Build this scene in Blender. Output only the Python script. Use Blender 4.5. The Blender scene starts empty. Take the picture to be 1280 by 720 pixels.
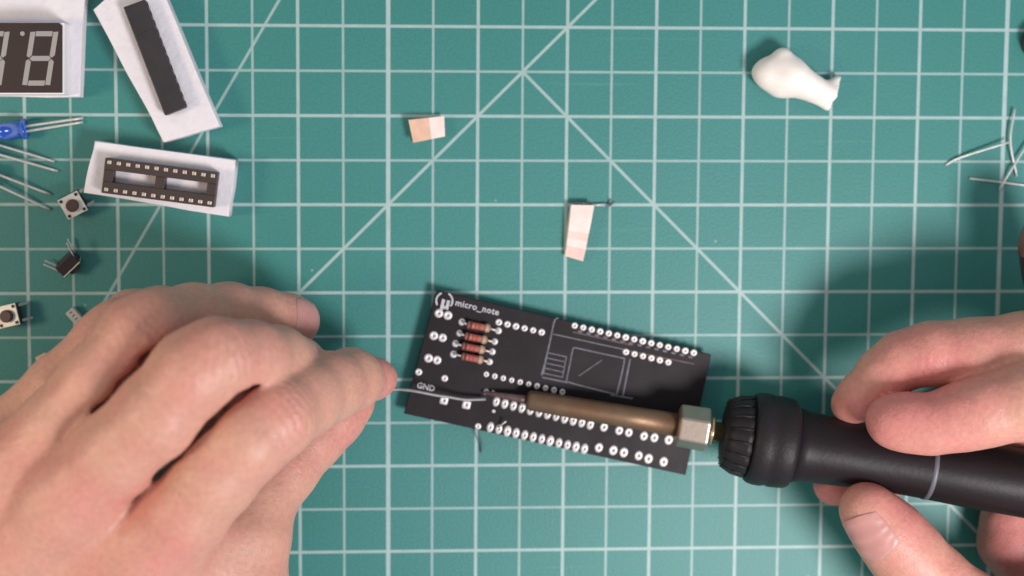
import bpy, bmesh, math, random
import numpy as np
from mathutils import Vector, Matrix
random.seed(7)
rng = np.random.default_rng(7)
MM = 0.001
scene = bpy.context.scene

# ---------------------------------------------------------------- camera
# fitted to the half-inch grid of the mat: world origin is a grid crossing, x right, y up the picture, mm
F_PX = 640 / math.tan(math.radians(21))
SX, SY = -95.95, -50.24
CAM = np.array([-3.538, -34.087, 379.318])
ROT = np.array([[0.9990074596291448, 0.0008118904883227493, -0.04453578829612607],
                [0.0025272132534972878, 0.9971902357680874, 0.07486819673237381],
                [0.044471438007936466, -0.07490643845906074, 0.9961984323812625]])
cam_data = bpy.data.cameras.new('camera')
cam = bpy.data.objects.new('camera', cam_data)
scene.collection.objects.link(cam)
m4 = Matrix([[*ROT[i], CAM[i] * MM] for i in range(3)] + [[0, 0, 0, 1]])
cam.matrix_world = m4
cam_data.sensor_width = 36
cam_data.lens = 18 / math.tan(math.radians(21))
cam_data.shift_x = -SX / 1280
cam_data.shift_y = SY / 1280
cam_data.clip_start = 0.01
cam_data.clip_end = 20
cam_data.dof.use_dof = True
cam_data.dof.focus_distance = 0.354
cam_data.dof.aperture_fstop = 6.4
scene.camera = cam

# ---------------------------------------------------------------- world and lamps (an indoor desk)
world = bpy.data.worlds.new('World')
scene.world = world
world.use_nodes = True
wn = world.node_tree
bg = wn.nodes['Background']
bg.inputs[0].default_value = (0.86, 0.93, 1.0, 1)
bg.inputs[1].default_value = 0.46

def area(name, loc, target, size, power, col):
    d = bpy.data.lights.new(name, 'AREA')
    d.shape = 'DISK'
    d.size = size * MM
    d.energy = power
    d.color = col
    o = bpy.data.objects.new(name, d)
    scene.collection.objects.link(o)
    o.location = Vector(loc) * MM
    o.rotation_euler = (Vector(target) - Vector(loc)).to_track_quat('-Z', 'Y').to_euler()
    return o

area('desk_lamp_light', (292, -278, 460), (130, -90, 0), 160, 2.95, (1.0, 0.95, 0.96))
area('window_light', (-360, -70, 300), (-20, -80, 0), 90, 0.66, (1.0, 0.74, 0.50))

scene.view_settings.view_transform = 'Standard'
scene.view_settings.look = 'None'
scene.view_settings.gamma = 1
scene.view_settings.use_curve_mapping = False
scene.view_settings.exposure = 0.0

# ---------------------------------------------------------------- helpers
def P(px, py, h=0.0):
    """point (mm) at height h above the mat seen at photo pixel px, py"""
    d = ROT @ np.array([(px - 640 - SX) / F_PX, -(py - 360 - SY) / F_PX, -1.0])
    t = (h - CAM[2]) / d[2]
    return CAM + t * d

def proj(p):
    x = ROT.T @ (np.asarray(p) - CAM)
    return 640 + SX + F_PX * x[0] / -x[2], 360 + SY - F_PX * x[1] / -x[2]

def V(p):
    return Vector((float(p[0]), float(p[1]), float(p[2]))) * MM

COL = scene.collection

def link(name, me, mats, parent=None, loc=None, smooth=False):
    o = bpy.data.objects.new(name, me)
    COL.objects.link(o)
    if not isinstance(mats, (list, tuple)):
        mats = [mats]
    if len(me.materials) == 0:
        for m in mats:
            me.materials.append(m)
    if parent is not None:
        o.parent = parent
    if loc is not None:
        o.location = loc
    if smooth:
        for p in me.polygons:
            p.use_smooth = True
    return o

def tag(o, label=None, cat=None, group=None, kind=None):
    if label: o['label'] = label
    if cat: o['category'] = cat
    if group: o['group'] = group
    if kind: o['kind'] = kind
    return o

def empty(name, p=(0, 0, 0)):
    o = bpy.data.objects.new(name, None)
    o.empty_display_size = 0.005
    COL.objects.link(o)
    o.location = V(p)
    return o

def mesh_pd(verts, faces, name='m'):
    """verts in mm, world"""
    me = bpy.data.meshes.new(name)
    me.from_pydata([tuple(float(c) * MM for c in v) for v in verts], [], [tuple(f) for f in faces])
    me.validate()
    me.update()
    return me

def bm_mesh(bm, name='m', scale=True):
    if scale:
        bmesh.ops.scale(bm, vec=(MM, MM, MM), verts=bm.verts)
    bmesh.ops.recalc_face_normals(bm, faces=bm.faces)
    me = bpy.data.meshes.new(name)
    bm.to_mesh(me)
    bm.free()
    return me

def child_of(o, root):
    """parent while the mesh is in world coordinates"""
    o.parent = root
    o.matrix_parent_inverse = root.matrix_basis.inverted()
    return o

def prism(pts, z0, z1, bev=0.3, seg=2, taper=0.0, rough=0.0, cuts=0):
    """pts: xy outline (mm)"""
    bm = bmesh.new()
    pts = [np.array(p[:2], float) for p in pts]
    c = sum(pts) / len(pts)
    if cuts:
        q = []
        for i, a in enumerate(pts):
            b = pts[(i + 1) % len(pts)]
            n = np.array([(b - a)[1], -(b - a)[0]]); n /= np.linalg.norm(n) + 1e-9
            for k in range(cuts):
                t = k / cuts
                q.append(a * (1 - t) + b * t + (n * random.uniform(-rough, rough) if k else 0))
        pts = q
    lo = [bm.verts.new((*(c + (p - c) * (1 + taper)), z0)) for p in pts]
    hi = [bm.verts.new((*p, z1)) for p in pts]
    n = len(pts)
    bm.faces.new(hi)
    bm.faces.new(lo[::-1])
    for i in range(n):
        bm.faces.new((lo[i], lo[(i + 1) % n], hi[(i + 1) % n], hi[i]))
    if bev > 0:
        es = [e for e in bm.edges if abs(e.verts[0].co.z - e.verts[1].co.z) < 1e-6 or not cuts]
        bmesh.ops.bevel(bm, geom=es, offset=bev, segments=seg, affect='EDGES', profile=0.5)
    return bm

def box_bm(cx, cy, cz, sx, sy, sz, bev=0.0, ang=0.0):
    bm = bmesh.new()
    bmesh.ops.create_cube(bm, size=1)
    bmesh.ops.scale(bm, vec=(sx, sy, sz), verts=bm.verts)
    if bev:
        bmesh.ops.bevel(bm, geom=list(bm.edges), offset=bev, segments=2, affect='EDGES', profile=0.5)
    bmesh.ops.rotate(bm, cent=(0, 0, 0), matrix=Matrix.Rotation(ang, 3, 'Z'), verts=bm.verts)
    bmesh.ops.translate(bm, vec=(cx, cy, cz), verts=bm.verts)
    return bm

def catmull(pts, n=8):
    pts = [np.asarray(p, float) for p in pts]
    if len(pts) < 3:
        return pts
    out = []
    e = [2 * pts[0] - pts[1]] + pts + [2 * pts[-1] - pts[-2]]
    for i in range(1, len(e) - 2):
        p0, p1, p2, p3 = e[i - 1:i + 3]
        for k in range(n):
            t = k / n
            out.append(0.5 * (2 * p1 + (p2 - p0) * t + (2 * p0 - 5 * p1 + 4 * p2 - p3) * t * t + (3 * p1 - p0 - 3 * p2 + p3) * t ** 3))
    out.append(pts[-1])
    return out

def tube(path, r, seg=10, flat=1.0):
    """swept round bar, world mm; r a number or one per point"""
    path = [np.asarray(p, float) for p in path]
    n = len(path)
    rs = [r] * n if np.isscalar(r) else list(r)
    verts, faces = [], []
    up = np.array([0, 0, 1.0])
    for i, p in enumerate(path):
        a = path[max(i - 1, 0)]; b = path[min(i + 1, n - 1)]
        t = (b - a); t /= np.linalg.norm(t) + 1e-9
        u = up if abs(t @ up) < 0.95 else np.array([1.0, 0, 0])
        s = np.cross(t, u); s /= np.linalg.norm(s)
        w = np.cross(s, t)
        for k in range(seg):
            q = 2 * math.pi * k / seg
            verts.append(p + rs[i] * (math.cos(q) * s + flat * math.sin(q) * w))
    for i in range(n - 1):
        for k in range(seg):
            k2 = (k + 1) % seg
            faces.append((i * seg + k, i * seg + k2, (i + 1) * seg + k2, (i + 1) * seg + k))
    faces.append(tuple(range(seg))[::-1])
    faces.append(tuple((n - 1) * seg + k for k in range(seg)))
    return mesh_pd(verts, faces)

def ribbon(path, w, z):
    """flat printed line lying at height z"""
    path = [np.asarray(p[:2], float) for p in path]
    n = len(path)
    verts, faces = [], []
    for i, p in enumerate(path):
        a = path[max(i - 1, 0)]; b = path[min(i + 1, n - 1)]
        t = (b - a) / (np.linalg.norm(b - a) + 1e-9)
        s = np.array([-t[1], t[0]]) * w / 2
        verts += [(*(p + s), z), (*(p - s), z)]
    for i in range(n - 1):
        faces.append((2 * i, 2 * i + 1, 2 * i + 3, 2 * i + 2))
    return verts, faces

def lathe(profile, origin, axis, seg=32, side=None, flute=None):
    """profile: list of (distance along axis mm, radius mm)"""
    axis = np.asarray(axis, float); axis /= np.linalg.norm(axis)
    u = np.array([0, 0, 1.0]) if abs(axis[2]) < 0.95 else np.array([1.0, 0, 0])
    s = np.cross(axis, u); s /= np.linalg.norm(s)
    w = np.cross(s, axis)
    verts, faces = [], []
    for i, (d, r) in enumerate(profile):
        for k in range(seg):
            q = 2 * math.pi * (k + 0.0) / seg
            rr = r if flute is None else r * flute(d, q)
            verts.append(np.asarray(origin) + axis * d + rr * (math.cos(q) * s + math.sin(q) * w))
    for i in range(len(profile) - 1):
        for k in range(seg):
            k2 = (k + 1) % seg
            faces.append((i * seg + k, i * seg + k2, (i + 1) * seg + k2, (i + 1) * seg + k))
    faces.append(tuple(range(seg))[::-1])
    faces.append(tuple((len(profile) - 1) * seg + k for k in range(seg)))
    return mesh_pd(verts, faces)

# ---------------------------------------------------------------- materials
def mat(name, col, rough=0.5, metal=0.0, spec=0.5, noise=0.0, nscale=300, bump=0.0, bscale=800, sss=0.0, sssr=(1, .5, .3), sscale=0.002, trans=0.0, coat=0.0, noise_col=None):
    m = bpy.data.materials.new(name)
    m.use_nodes = True
    nt = m.node_tree
    b = nt.nodes['Principled BSDF']
    b.inputs['Base Color'].default_value = (*col, 1)
    b.inputs['Roughness'].default_value = rough
    b.inputs['Metallic'].default_value = metal
    b.inputs['Specular IOR Level'].default_value = spec
    b.inputs['Coat Weight'].default_value = coat
    if trans:
        b.inputs['Transmission Weight'].default_value = trans
    if sss:
        b.inputs['Subsurface Weight'].default_value = sss
        b.inputs['Subsurface Radius'].default_value = sssr
        b.inputs['Subsurface Scale'].default_value = sscale
    tc = nt.nodes.new('ShaderNodeTexCoord')
    if noise:
        n = nt.nodes.new('ShaderNodeTexNoise'); n.inputs['Scale'].default_value = nscale; n.inputs['Detail'].default_value = 5
        nt.links.new(tc.outputs['Object'], n.inputs['Vector'])
        mx = nt.nodes.new('ShaderNodeMix'); mx.data_type = 'RGBA'
        c2 = noise_col or tuple(c * (1 - noise) for c in col)
        mx.inputs[6].default_value = (*col, 1); mx.inputs[7].default_value = (*c2, 1)
        r = nt.nodes.new('ShaderNodeMapRange'); r.inputs[1].default_value = 0.35; r.inputs[2].default_value = 0.7
        nt.links.new(n.outputs[0], r.inputs[0]); nt.links.new(r.outputs[0], mx.inputs[0])
        nt.links.new(mx.outputs[2], b.inputs['Base Color'])
        ra = nt.nodes.new('ShaderNodeMapRange'); ra.inputs[3].default_value = rough * 0.85; ra.inputs[4].default_value = min(1, rough * 1.2)
        nt.links.new(n.outputs[0], ra.inputs[0]); nt.links.new(ra.outputs[0], b.inputs['Roughness'])
    if bump:
        n = nt.nodes.new('ShaderNodeTexNoise'); n.inputs['Scale'].default_value = bscale; n.inputs['Detail'].default_value = 4
        nt.links.new(tc.outputs['Object'], n.inputs['Vector'])
        bp = nt.nodes.new('ShaderNodeBump'); bp.inputs['Strength'].default_value = bump; bp.inputs['Distance'].default_value = 0.0004
        nt.links.new(n.outputs[0], bp.inputs['Height']); nt.links.new(bp.outputs[0], b.inputs['Normal'])
    return m

M = {}
M['pcb'] = mat('board_black', (0.017, 0.012, 0.014), 0.5, spec=0.2, noise=0.3, nscale=120, bump=0.06, bscale=500)
M['pcb_edge'] = mat('board_core', (0.06, 0.05, 0.045), 0.7)
M['tin'] = mat('tinned_pad', (0.80, 0.74, 0.73), 0.42, metal=0.35, noise=0.2, nscale=900, bump=0.3, bscale=900)
M['hole'] = mat('drilled_hole', (0.26, 0.21, 0.21), 0.6)
M['silk'] = mat('silkscreen_ink', (0.62, 0.59, 0.62), 0.6, noise=0.35, nscale=900)
M['silk_dim'] = mat('silkscreen_ink_faint', (0.17, 0.16, 0.19), 0.6, noise=0.4, nscale=700)
M['silk_red'] = mat('silkscreen_ink_worn', (0.13, 0.075, 0.07), 0.6, noise=0.4, nscale=500)
M['lead'] = mat('tinned_lead', (0.72, 0.71, 0.68), 0.4, metal=0.4, noise=0.2, nscale=900)
M['lead_dark'] = mat('dull_lead', (0.13, 0.15, 0.16), 0.4, metal=0.5)
M['solder'] = mat('solder_wire_metal', (0.30, 0.275, 0.28), 0.5, metal=0.35, noise=0.2, nscale=600)
M['resistor'] = mat('resistor_lacquer', (0.46, 0.165, 0.125), 0.5, noise=0.25, nscale=500)
M['band_red'] = mat('band_red', (0.40, 0.07, 0.05), 0.4)
M['band_gold'] = mat('band_gold', (0.52, 0.40, 0.26), 0.4, metal=0.3)
M['band_dark'] = mat('band_brown', (0.12, 0.03, 0.02), 0.4)
M['foam'] = mat('foam_white', (0.80, 0.76, 0.80), 0.85, noise=0.08, nscale=90, bump=1.0, bscale=420, sss=0.2, sssr=(1, .9, .9), sscale=0.002)
M['chip'] = mat('chip_epoxy', (0.030, 0.024, 0.027), 0.45, noise=0.35, nscale=150, bump=0.15, bscale=1500)
M['socket'] = mat('socket_plastic', (0.045, 0.028, 0.026), 0.5, bump=0.1)
M['contact'] = mat('socket_contact', (0.66, 0.57, 0.47), 0.35, metal=0.7)
M['display_shell'] = mat('display_housing', (0.84, 0.82, 0.83), 0.4, bump=0.05)
M['display_face'] = mat('display_face', (0.036, 0.020, 0.017), 0.38, noise=0.2, nscale=200)
M['segment'] = mat('display_segment', (0.33, 0.31, 0.30), 0.5)
M['blue_led'] = mat('blue_epoxy', (0.004, 0.10, 0.62), 0.15, spec=0.6, trans=0.25, sss=0.3, sssr=(.1, .3, 1), sscale=0.003)
M['clear_led'] = mat('clear_epoxy', (0.75, 0.85, 0.78), 0.1, trans=0.85)
M['button_plate'] = mat('button_plate', (0.72, 0.69, 0.64), 0.4, metal=0.25, noise=0.15, nscale=700)
M['button_cap'] = mat('button_cap', (0.065, 0.030, 0.024), 0.5)
M['button_body'] = mat('button_body', (0.030, 0.016, 0.018), 0.45)
M['tape_pink'] = mat('paper_tape_pink', (0.84, 0.62, 0.55), 0.8, noise=0.15, nscale=260, bump=0.4, bscale=700)
M['tape'] = mat('paper_tape', (0.80, 0.51, 0.37), 0.8, noise=0.18, nscale=260, bump=0.4, bscale=700)
M['tape_pale'] = mat('paper_tape_pale', (0.88, 0.74, 0.68), 0.75, noise=0.1, nscale=260, bump=0.3, bscale=700)
M['putty'] = mat('putty', (0.92, 0.84, 0.78), 0.55, noise=0.10, nscale=120, bump=0.35, bscale=260, sss=0.5, sssr=(1, .7, .55), sscale=0.003)
M['putty_cut'] = mat('putty_cut', (0.72, 0.55, 0.46), 0.7, noise=0.1, nscale=300)
M['rubber'] = mat('black_rubber', (0.016, 0.012, 0.014), 0.5, spec=0.3, noise=0.3, nscale=150, bump=0.25, bscale=900)
M['handle'] = mat('black_handle_plastic', (0.015, 0.010, 0.012), 0.45, spec=0.25, noise=0.3, nscale=90, bump=0.15, bscale=700)
M['ring_grey'] = mat('grey_band', (0.13, 0.13, 0.15), 0.5, metal=0.2)
M['barrel'] = mat('heat_tinted_steel', (0.25, 0.16, 0.10), 0.50, metal=0.75, noise=0.35, nscale=130, bump=0.1, bscale=900, noise_col=(0.20, 0.11, 0.065))
M['tip'] = mat('oxidised_tip', (0.22, 0.13, 0.13), 0.45, metal=0.6, noise=0.4, nscale=500)
M['nut'] = mat('nickel_nut', (0.46, 0.375, 0.31), 0.40, metal=0.9, noise=0.12, nscale=300, bump=0.1, bscale=800)
M['brass'] = mat('brass_collar', (0.80, 0.62, 0.36), 0.3, metal=0.9)
M['scrap'] = mat('white_scrap', (0.82, 0.82, 0.82), 0.7)
M['dark_gloss'] = mat('dark_gloss', (0.05, 0.035, 0.04), 0.35, noise=0.3, nscale=80)
M['brown_cap'] = mat('brown_rubber', (0.22, 0.11, 0.09), 0.5, noise=0.2, nscale=100)
M['strip'] = mat('pale_header', (0.50, 0.48, 0.45), 0.45, noise=0.2, nscale=500)
M['strip_dark'] = mat('header_slot', (0.16, 0.15, 0.14), 0.6)

# --- desk
M['desk'] = mat('desk_wood', (0.35, 0.24, 0.16), 0.5, noise=0.3, nscale=20)

def mat_cutting():
    m = bpy.data.materials.new('cutting_mat_vinyl')
    m.use_nodes = True
    nt = m.node_tree; L = nt.links; N = nt.nodes
    b = N['Principled BSDF']
    tc = N.new('ShaderNodeTexCoord')
    sep = N.new('ShaderNodeSeparateXYZ'); L.new(tc.outputs['Object'], sep.inputs[0])
    def math_(op, a, c=None, d=None):
        n = N.new('ShaderNodeMath'); n.operation = op
        for i, v in enumerate((a, c, d)):
            if v is None: continue
            if isinstance(v, (int, float)): n.inputs[i].default_value = v
            else: L.new(v, n.inputs[i])
        return n.outputs[0]
    g = 0.0127; an = 0.99
    X = math_('DIVIDE', sep.outputs[0], g)
    Y = math_('DIVIDE', sep.outputs[1], g * an)
    def line(coord, period, off, half_mm):
        # distance (in grid units) to nearest line
        t = math_('ADD', coord, period / 2 - off)
        f = math_('FLOORED_MODULO', t, period)
        dd = math_('ABSOLUTE', math_('SUBTRACT', f, period / 2))
        w = half_mm / 12.7
        r = N.new('ShaderNodeMapRange'); r.interpolation_type = 'SMOOTHSTEP'
        r.inputs[1].default_value = w - 0.006; r.inputs[2].default_value = w + 0.008
        r.inputs[3].default_value = 1; r.inputs[4].default_value = 0
        L.new(dd, r.inputs[0])
        return r.outputs[0]
    def mx(*a):
        o = a[0]
        for c in a[1:]: o = math_('MAXIMUM', o, c)
        return o
    thin = mx(line(X, 1, 0, .33), line(Y, 1, 0, .33))
    mid = mx(line(X, 2, 0, .44), line(Y, 2, 0, .42))
    maj = line(X, 14, 0, .60)
    # diagonals: apex at (3,-1)
    d1 = math_('SUBTRACT', Y, X)          # Y - X = -4 : rises to the right through the apex
    d2 = math_('ADD', Y, X)               # Y + X = 2
    def diag(v, c, w, scale):
        dd = math_('MULTIPLY', math_('ABSOLUTE', math_('SUBTRACT', v, c)), scale)
        r = N.new('ShaderNodeMapRange'); r.interpolation_type = 'SMOOTHSTEP'
        r.inputs[1].default_value = w / 12.7 - 0.006; r.inputs[2].default_value = w / 12.7 + 0.008
        r.inputs[3].default_value = 1; r.inputs[4].default_value = 0
        L.new(dd, r.inputs[0]); return r.outputs[0]
    dA = diag(d1, -4, .42, .7071)
    dB = math_('MULTIPLY', diag(d2, 2, .42, .7071), math_('GREATER_THAN', X, 3))
    # 60 degree line
    a = P(320, 50); c = P(127, 383)
    ax, ay, cx, cy = a[0] / 12.7, a[1] / (12.7 * an), c[0] / 12.7, c[1] / (12.7 * an)
    nx, ny = (cy - ay), -(cx - ax); nl = math.hypot(nx, ny); nx /= nl; ny /= nl
    v = math_('ADD', math_('MULTIPLY', X, nx), math_('MULTIPLY', Y, ny))
    dC = diag(v, nx * ax + ny * ay, .38, 1.0)
    lines = mx(math_('MULTIPLY', thin, .72), math_('MULTIPLY', mid, .88), math_('MULTIPLY', maj, .95), math_('MULTIPLY', dA, .85), math_('MULTIPLY', dB, .82), math_('MULTIPLY', dC, .74))
    # ink wear
    nz = N.new('ShaderNodeTexNoise'); nz.inputs['Scale'].default_value = 260; nz.inputs['Detail'].default_value = 6
    L.new(tc.outputs['Object'], nz.inputs['Vector'])
    wear = N.new('ShaderNodeMapRange'); wear.inputs[1].default_value = 0.25; wear.inputs[2].default_value = 0.6; wear.inputs[3].default_value = 0.82; wear.inputs[4].default_value = 1.0
    L.new(nz.outputs[0], wear.inputs[0])
    fac = math_('MULTIPLY', lines, wear.outputs[0])
    # base colour with broad mottling and fine grain
    n2 = N.new('ShaderNodeTexNoise'); n2.inputs['Scale'].default_value = 14; n2.inputs['Detail'].default_value = 3
    L.new(tc.outputs['Object'], n2.inputs['Vector'])
    r2 = N.new('ShaderNodeMapRange'); r2.inputs[1].default_value = .3; r2.inputs[2].default_value = .7
    L.new(n2.outputs[0], r2.inputs[0])
    c1 = N.new('ShaderNodeMix'); c1.data_type = 'RGBA'
    c1.inputs[6].default_value = (0.028, 0.198, 0.176, 1); c1.inputs[7].default_value = (0.036, 0.212, 0.198, 1)
    L.new(r2.outputs[0], c1.inputs[0])
    n3 = N.new('ShaderNodeTexNoise'); n3.inputs['Scale'].default_value = 1400; n3.inputs['Detail'].default_value = 3
    L.new(tc.outputs['Object'], n3.inputs['Vector'])
    c2 = N.new('ShaderNodeMix'); c2.data_type = 'RGBA'; c2.blend_type = 'MULTIPLY'; c2.inputs[0].default_value = 1
    gr = N.new('ShaderNodeMapRange'); gr.inputs[1].default_value = .3; gr.inputs[2].default_value = .7; gr.inputs[3].default_value = .90; gr.inputs[4].default_value = 1.08
    L.new(n3.outputs[0], gr.inputs[0]); L.new(c1.outputs[2], c2.inputs[6]); L.new(gr.outputs[0], c2.inputs[7])
    # knife scuffs: stretched noise, a few faint pale scratches
    mp = N.new('ShaderNodeMapping'); mp.inputs['Rotation'].default_value = (0, 0, 0.9); mp.inputs['Scale'].default_value = (9, 420, 1)
    L.new(tc.outputs['Object'], mp.inputs[0])
    n4 = N.new('ShaderNodeTexNoise'); n4.inputs['Scale'].default_value = 1; n4.inputs['Detail'].default_value = 2
    L.new(mp.outputs[0], n4.inputs['Vector'])
    sc = N.new('ShaderNodeMapRange'); sc.inputs[1].default_value = .70; sc.inputs[2].default_value = .78; sc.inputs[3].default_value = 0; sc.inputs[4].default_value = .30
    L.new(n4.outputs[0], sc.inputs[0])
    c3 = N.new('ShaderNodeMix'); c3.data_type = 'RGBA'; c3.inputs[7].default_value = (0.16, 0.33, 0.30, 1)
    L.new(sc.outputs[0], c3.inputs[0]); L.new(c2.outputs[2], c3.inputs[6])
    fin = N.new('ShaderNodeMix'); fin.data_type = 'RGBA'; fin.inputs[7].default_value = (0.40, 0.52, 0.51, 1)
    L.new(fac, fin.inputs[0]); L.new(c3.outputs[2], fin.inputs[6])
    vd = N.new('ShaderNodeTexVoronoi'); vd.inputs['Scale'].default_value = 95
    L.new(tc.outputs['Object'], vd.inputs['Vector'])
    th = math_('MULTIPLY', math_('LESS_THAN', vd.outputs['Distance'], .035), .35)
    sepc = N.new('ShaderNodeSeparateColor'); L.new(vd.outputs['Color'], sepc.inputs[0])
    th = math_('MULTIPLY', th, math_('GREATER_THAN', sepc.outputs[0], .62))
    dust = N.new('ShaderNodeMix'); dust.data_type = 'RGBA'; dust.inputs[7].default_value = (0.55, 0.60, 0.58, 1)
    L.new(th, dust.inputs[0]); L.new(fin.outputs[2], dust.inputs[6])
    L.new(dust.outputs[2], b.inputs['Base Color'])
    b.inputs['Roughness'].default_value = 0.50
    b.inputs['Specular IOR Level'].default_value = 0.55
    bp = N.new('ShaderNodeBump'); bp.inputs['Strength'].default_value = 0.35; bp.inputs['Distance'].default_value = 0.0002
    L.new(n3.outputs[0], bp.inputs['Height']); L.new(bp.outputs[0], b.inputs['Normal'])
    return m

def mat_skin():
    m = bpy.data.materials.new('skin')
    m.use_nodes = True
    nt = m.node_tree; L = nt.links; N = nt.nodes
    b = N['Principled BSDF']
    at = N.new('ShaderNodeAttribute'); at.attribute_name = 'flush'
    tc = N.new('ShaderNodeTexCoord')
    n1 = N.new('ShaderNodeTexNoise'); n1.inputs['Scale'].default_value = 75; n1.inputs['Detail'].default_value = 5
    L.new(tc.outputs['Object'], n1.inputs['Vector'])
    r1 = N.new('ShaderNodeMapRange'); r1.inputs[1].default_value = .3; r1.inputs[2].default_value = .75; r1.inputs[3].default_value = -.25; r1.inputs[4].default_value = .50
    L.new(n1.outputs[0], r1.inputs[0])
    ad = N.new('ShaderNodeMath'); ad.operation = 'ADD'; ad.use_clamp = True
    L.new(at.outputs['Fac'], ad.inputs[0]); L.new(r1.outputs[0], ad.inputs[1])
    c = N.new('ShaderNodeMix'); c.data_type = 'RGBA'
    c.inputs[6].default_value = (0.60, 0.32, 0.235, 1); c.inputs[7].default_value = (0.62, 0.23, 0.205, 1)
    L.new(ad.outputs[0], c.inputs[0])
    # freckle-fine mottling
    n2 = N.new('ShaderNodeTexNoise'); n2.inputs['Scale'].default_value = 700; n2.inputs['Detail'].default_value = 4
    L.new(tc.outputs['Object'], n2.inputs['Vector'])
    r2 = N.new('ShaderNodeMapRange'); r2.inputs[1].default_value = .3; r2.inputs[2].default_value = .7; r2.inputs[3].default_value = .91; r2.inputs[4].default_value = 1.06
    L.new(n2.outputs[0], r2.inputs[0])
    c2 = N.new('ShaderNodeMix'); c2.data_type = 'RGBA'; c2.blend_type = 'MULTIPLY'; c2.inputs[0].default_value = 1
    L.new(c.outputs[2], c2.inputs[6]); L.new(r2.outputs[0], c2.inputs[7])
    L.new(c2.outputs[2], b.inputs['Base Color'])
    b.inputs['Roughness'].default_value = 0.47
    b.inputs['Specular IOR Level'].default_value = 0.45
    b.inputs['Subsurface Weight'].default_value = 0.35
    b.inputs['Subsurface Radius'].default_value = (1.0, 0.38, 0.22)
    b.inputs['Subsurface Scale'].default_value = 0.0035
    vo = N.new('ShaderNodeTexVoronoi'); vo.inputs['Scale'].default_value = 850; vo.feature = 'DISTANCE_TO_EDGE'
    wv = N.new('ShaderNodeVectorMath'); wv.operation = 'ADD'
    n5 = N.new('ShaderNodeTexNoise'); n5.inputs['Scale'].default_value = 300
    L.new(tc.outputs['Object'], n5.inputs['Vector'])
    vs = N.new('ShaderNodeVectorMath'); vs.operation = 'SCALE'; vs.inputs['Scale'].default_value = 0.0025
    L.new(n5.outputs['Color'], vs.inputs[0]); L.new(vs.outputs[0], wv.inputs[1]); L.new(tc.outputs['Object'], wv.inputs[0])
    L.new(wv.outputs[0], vo.inputs['Vector'])
    bp = N.new('ShaderNodeBump'); bp.inputs['Strength'].default_value = 0.28; bp.inputs['Distance'].default_value = 0.0004
    L.new(vo.outputs[0], bp.inputs['Height'])
    bp2 = N.new('ShaderNodeBump'); bp2.inputs['Strength'].default_value = 0.30; bp2.inputs['Distance'].default_value = 0.0012
    n6 = N.new('ShaderNodeTexNoise'); n6.inputs['Scale'].default_value = 170; n6.inputs['Detail'].default_value = 4
    L.new(tc.outputs['Object'], n6.inputs['Vector']); L.new(n6.outputs[0], bp2.inputs['Height'])
    L.new(bp2.outputs[0], bp.inputs['Normal']); L.new(bp.outputs[0], b.inputs['Normal'])
    return m

M['mat'] = mat_cutting()
M['skin'] = mat_skin()
M['nail'] = mat('fingernail', (0.61, 0.29, 0.26), 0.36, noise=0.12, nscale=200, sss=0.3, sssr=(1, .4, .3), sscale=0.002)

# ---------------------------------------------------------------- setting: desk and cutting mat
bm = box_bm(40, -90, -13, 1400, 1000, 20, 1.0)
desk = tag(link('desk', bm_mesh(bm), M['desk']), kind='structure')
bm = prism([(-254, -330), (370, -330), (370, 127), (-254, 127)], -3, 0, 0.5)
mat_o = tag(link('cutting_mat', bm_mesh(bm), M['mat']), 'large green cutting mat printed with a pale half inch grid and diagonal lines', 'cutting mat')

# ---------------------------------------------------------------- circuit board
HB = 4.6                                    # top face of the board
board = empty('circuit_board', P(690, 480, 0))
tag(board, 'black circuit board with rows of tinned pads, four resistors and white printed outlines', 'circuit board')
corners = [P(546, 363, HB), P(505, 517, HB), P(857, 594, HB), P(889, 443.5, HB)]
bm = prism(corners, HB - 1.6, HB, 0.12, 1)
child_of(link('laminate', bm_mesh(bm), M['pcb']), board)
bx = corners[3] - corners[0]; bx /= np.linalg.norm(bx)
BANG = math.atan2(bx[1], bx[0])

def pad_mesh(rx, ry, hole, square=False, domed=False):
    verts, faces, mi = [], [], []
    n = 20
    def ring(ax, ay, z, sq=False):
        i0 = len(verts)
        for k in range(n):
            q = 2 * math.pi * (k + .5) / n
            c, s = math.cos(q), math.sin(q)
            if sq:
                e = 0.35
                c = math.copysign(abs(c) ** e, c); s = math.copysign(abs(s) ** e, s)
            verts.append((ax * c, ay * s, z))
        return i0
    def band(a, b_, m):
        for k in range(n):
            faces.append((a + k, a + (k + 1) % n, b_ + (k + 1) % n, b_ + k)); mi.append(m)
    r0 = ring(rx, ry, 0.0, square); r1 = ring(rx * .97, ry * .97, .10, square)
    r2 = ring(max(hole * 1.5, rx * .6), max(hole * 1.5, ry * .6), .26 if domed else .14)
    r3 = ring(hole, hole, .30 if domed else .12); r4 = ring(hole * .9, hole * .9, .02)
    band(r0, r1, 0); band(r1, r2, 0); band(r2, r3, 0); band(r3, r4, 1)
    faces.append(tuple(r4 + k for k in range(n))); mi.append(1)
    me = mesh_pd(verts, faces)
    me.materials.append(M['tin']); me.materials.append(M['hole'])
    for p, i in zip(me.polygons, mi): p.material_index = i; p.use_smooth = True
    return me

PM = {
    'round': pad_mesh(.96, .96, .24), 'big': pad_mesh(1.25, 1.25, .30), 'long': pad_mesh(1.04, 1.56, .28, domed=True),
    'square': pad_mesh(1.15, 1.15, .32, square=True), 'mid': pad_mesh(1.18, 1.42, .36), 'dot': pad_mesh(.50, .50, .12), 'joint': pad_mesh(1.0, 1.0, .12, domed=True),
    'small': pad_mesh(.80, .88, .28)}

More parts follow.
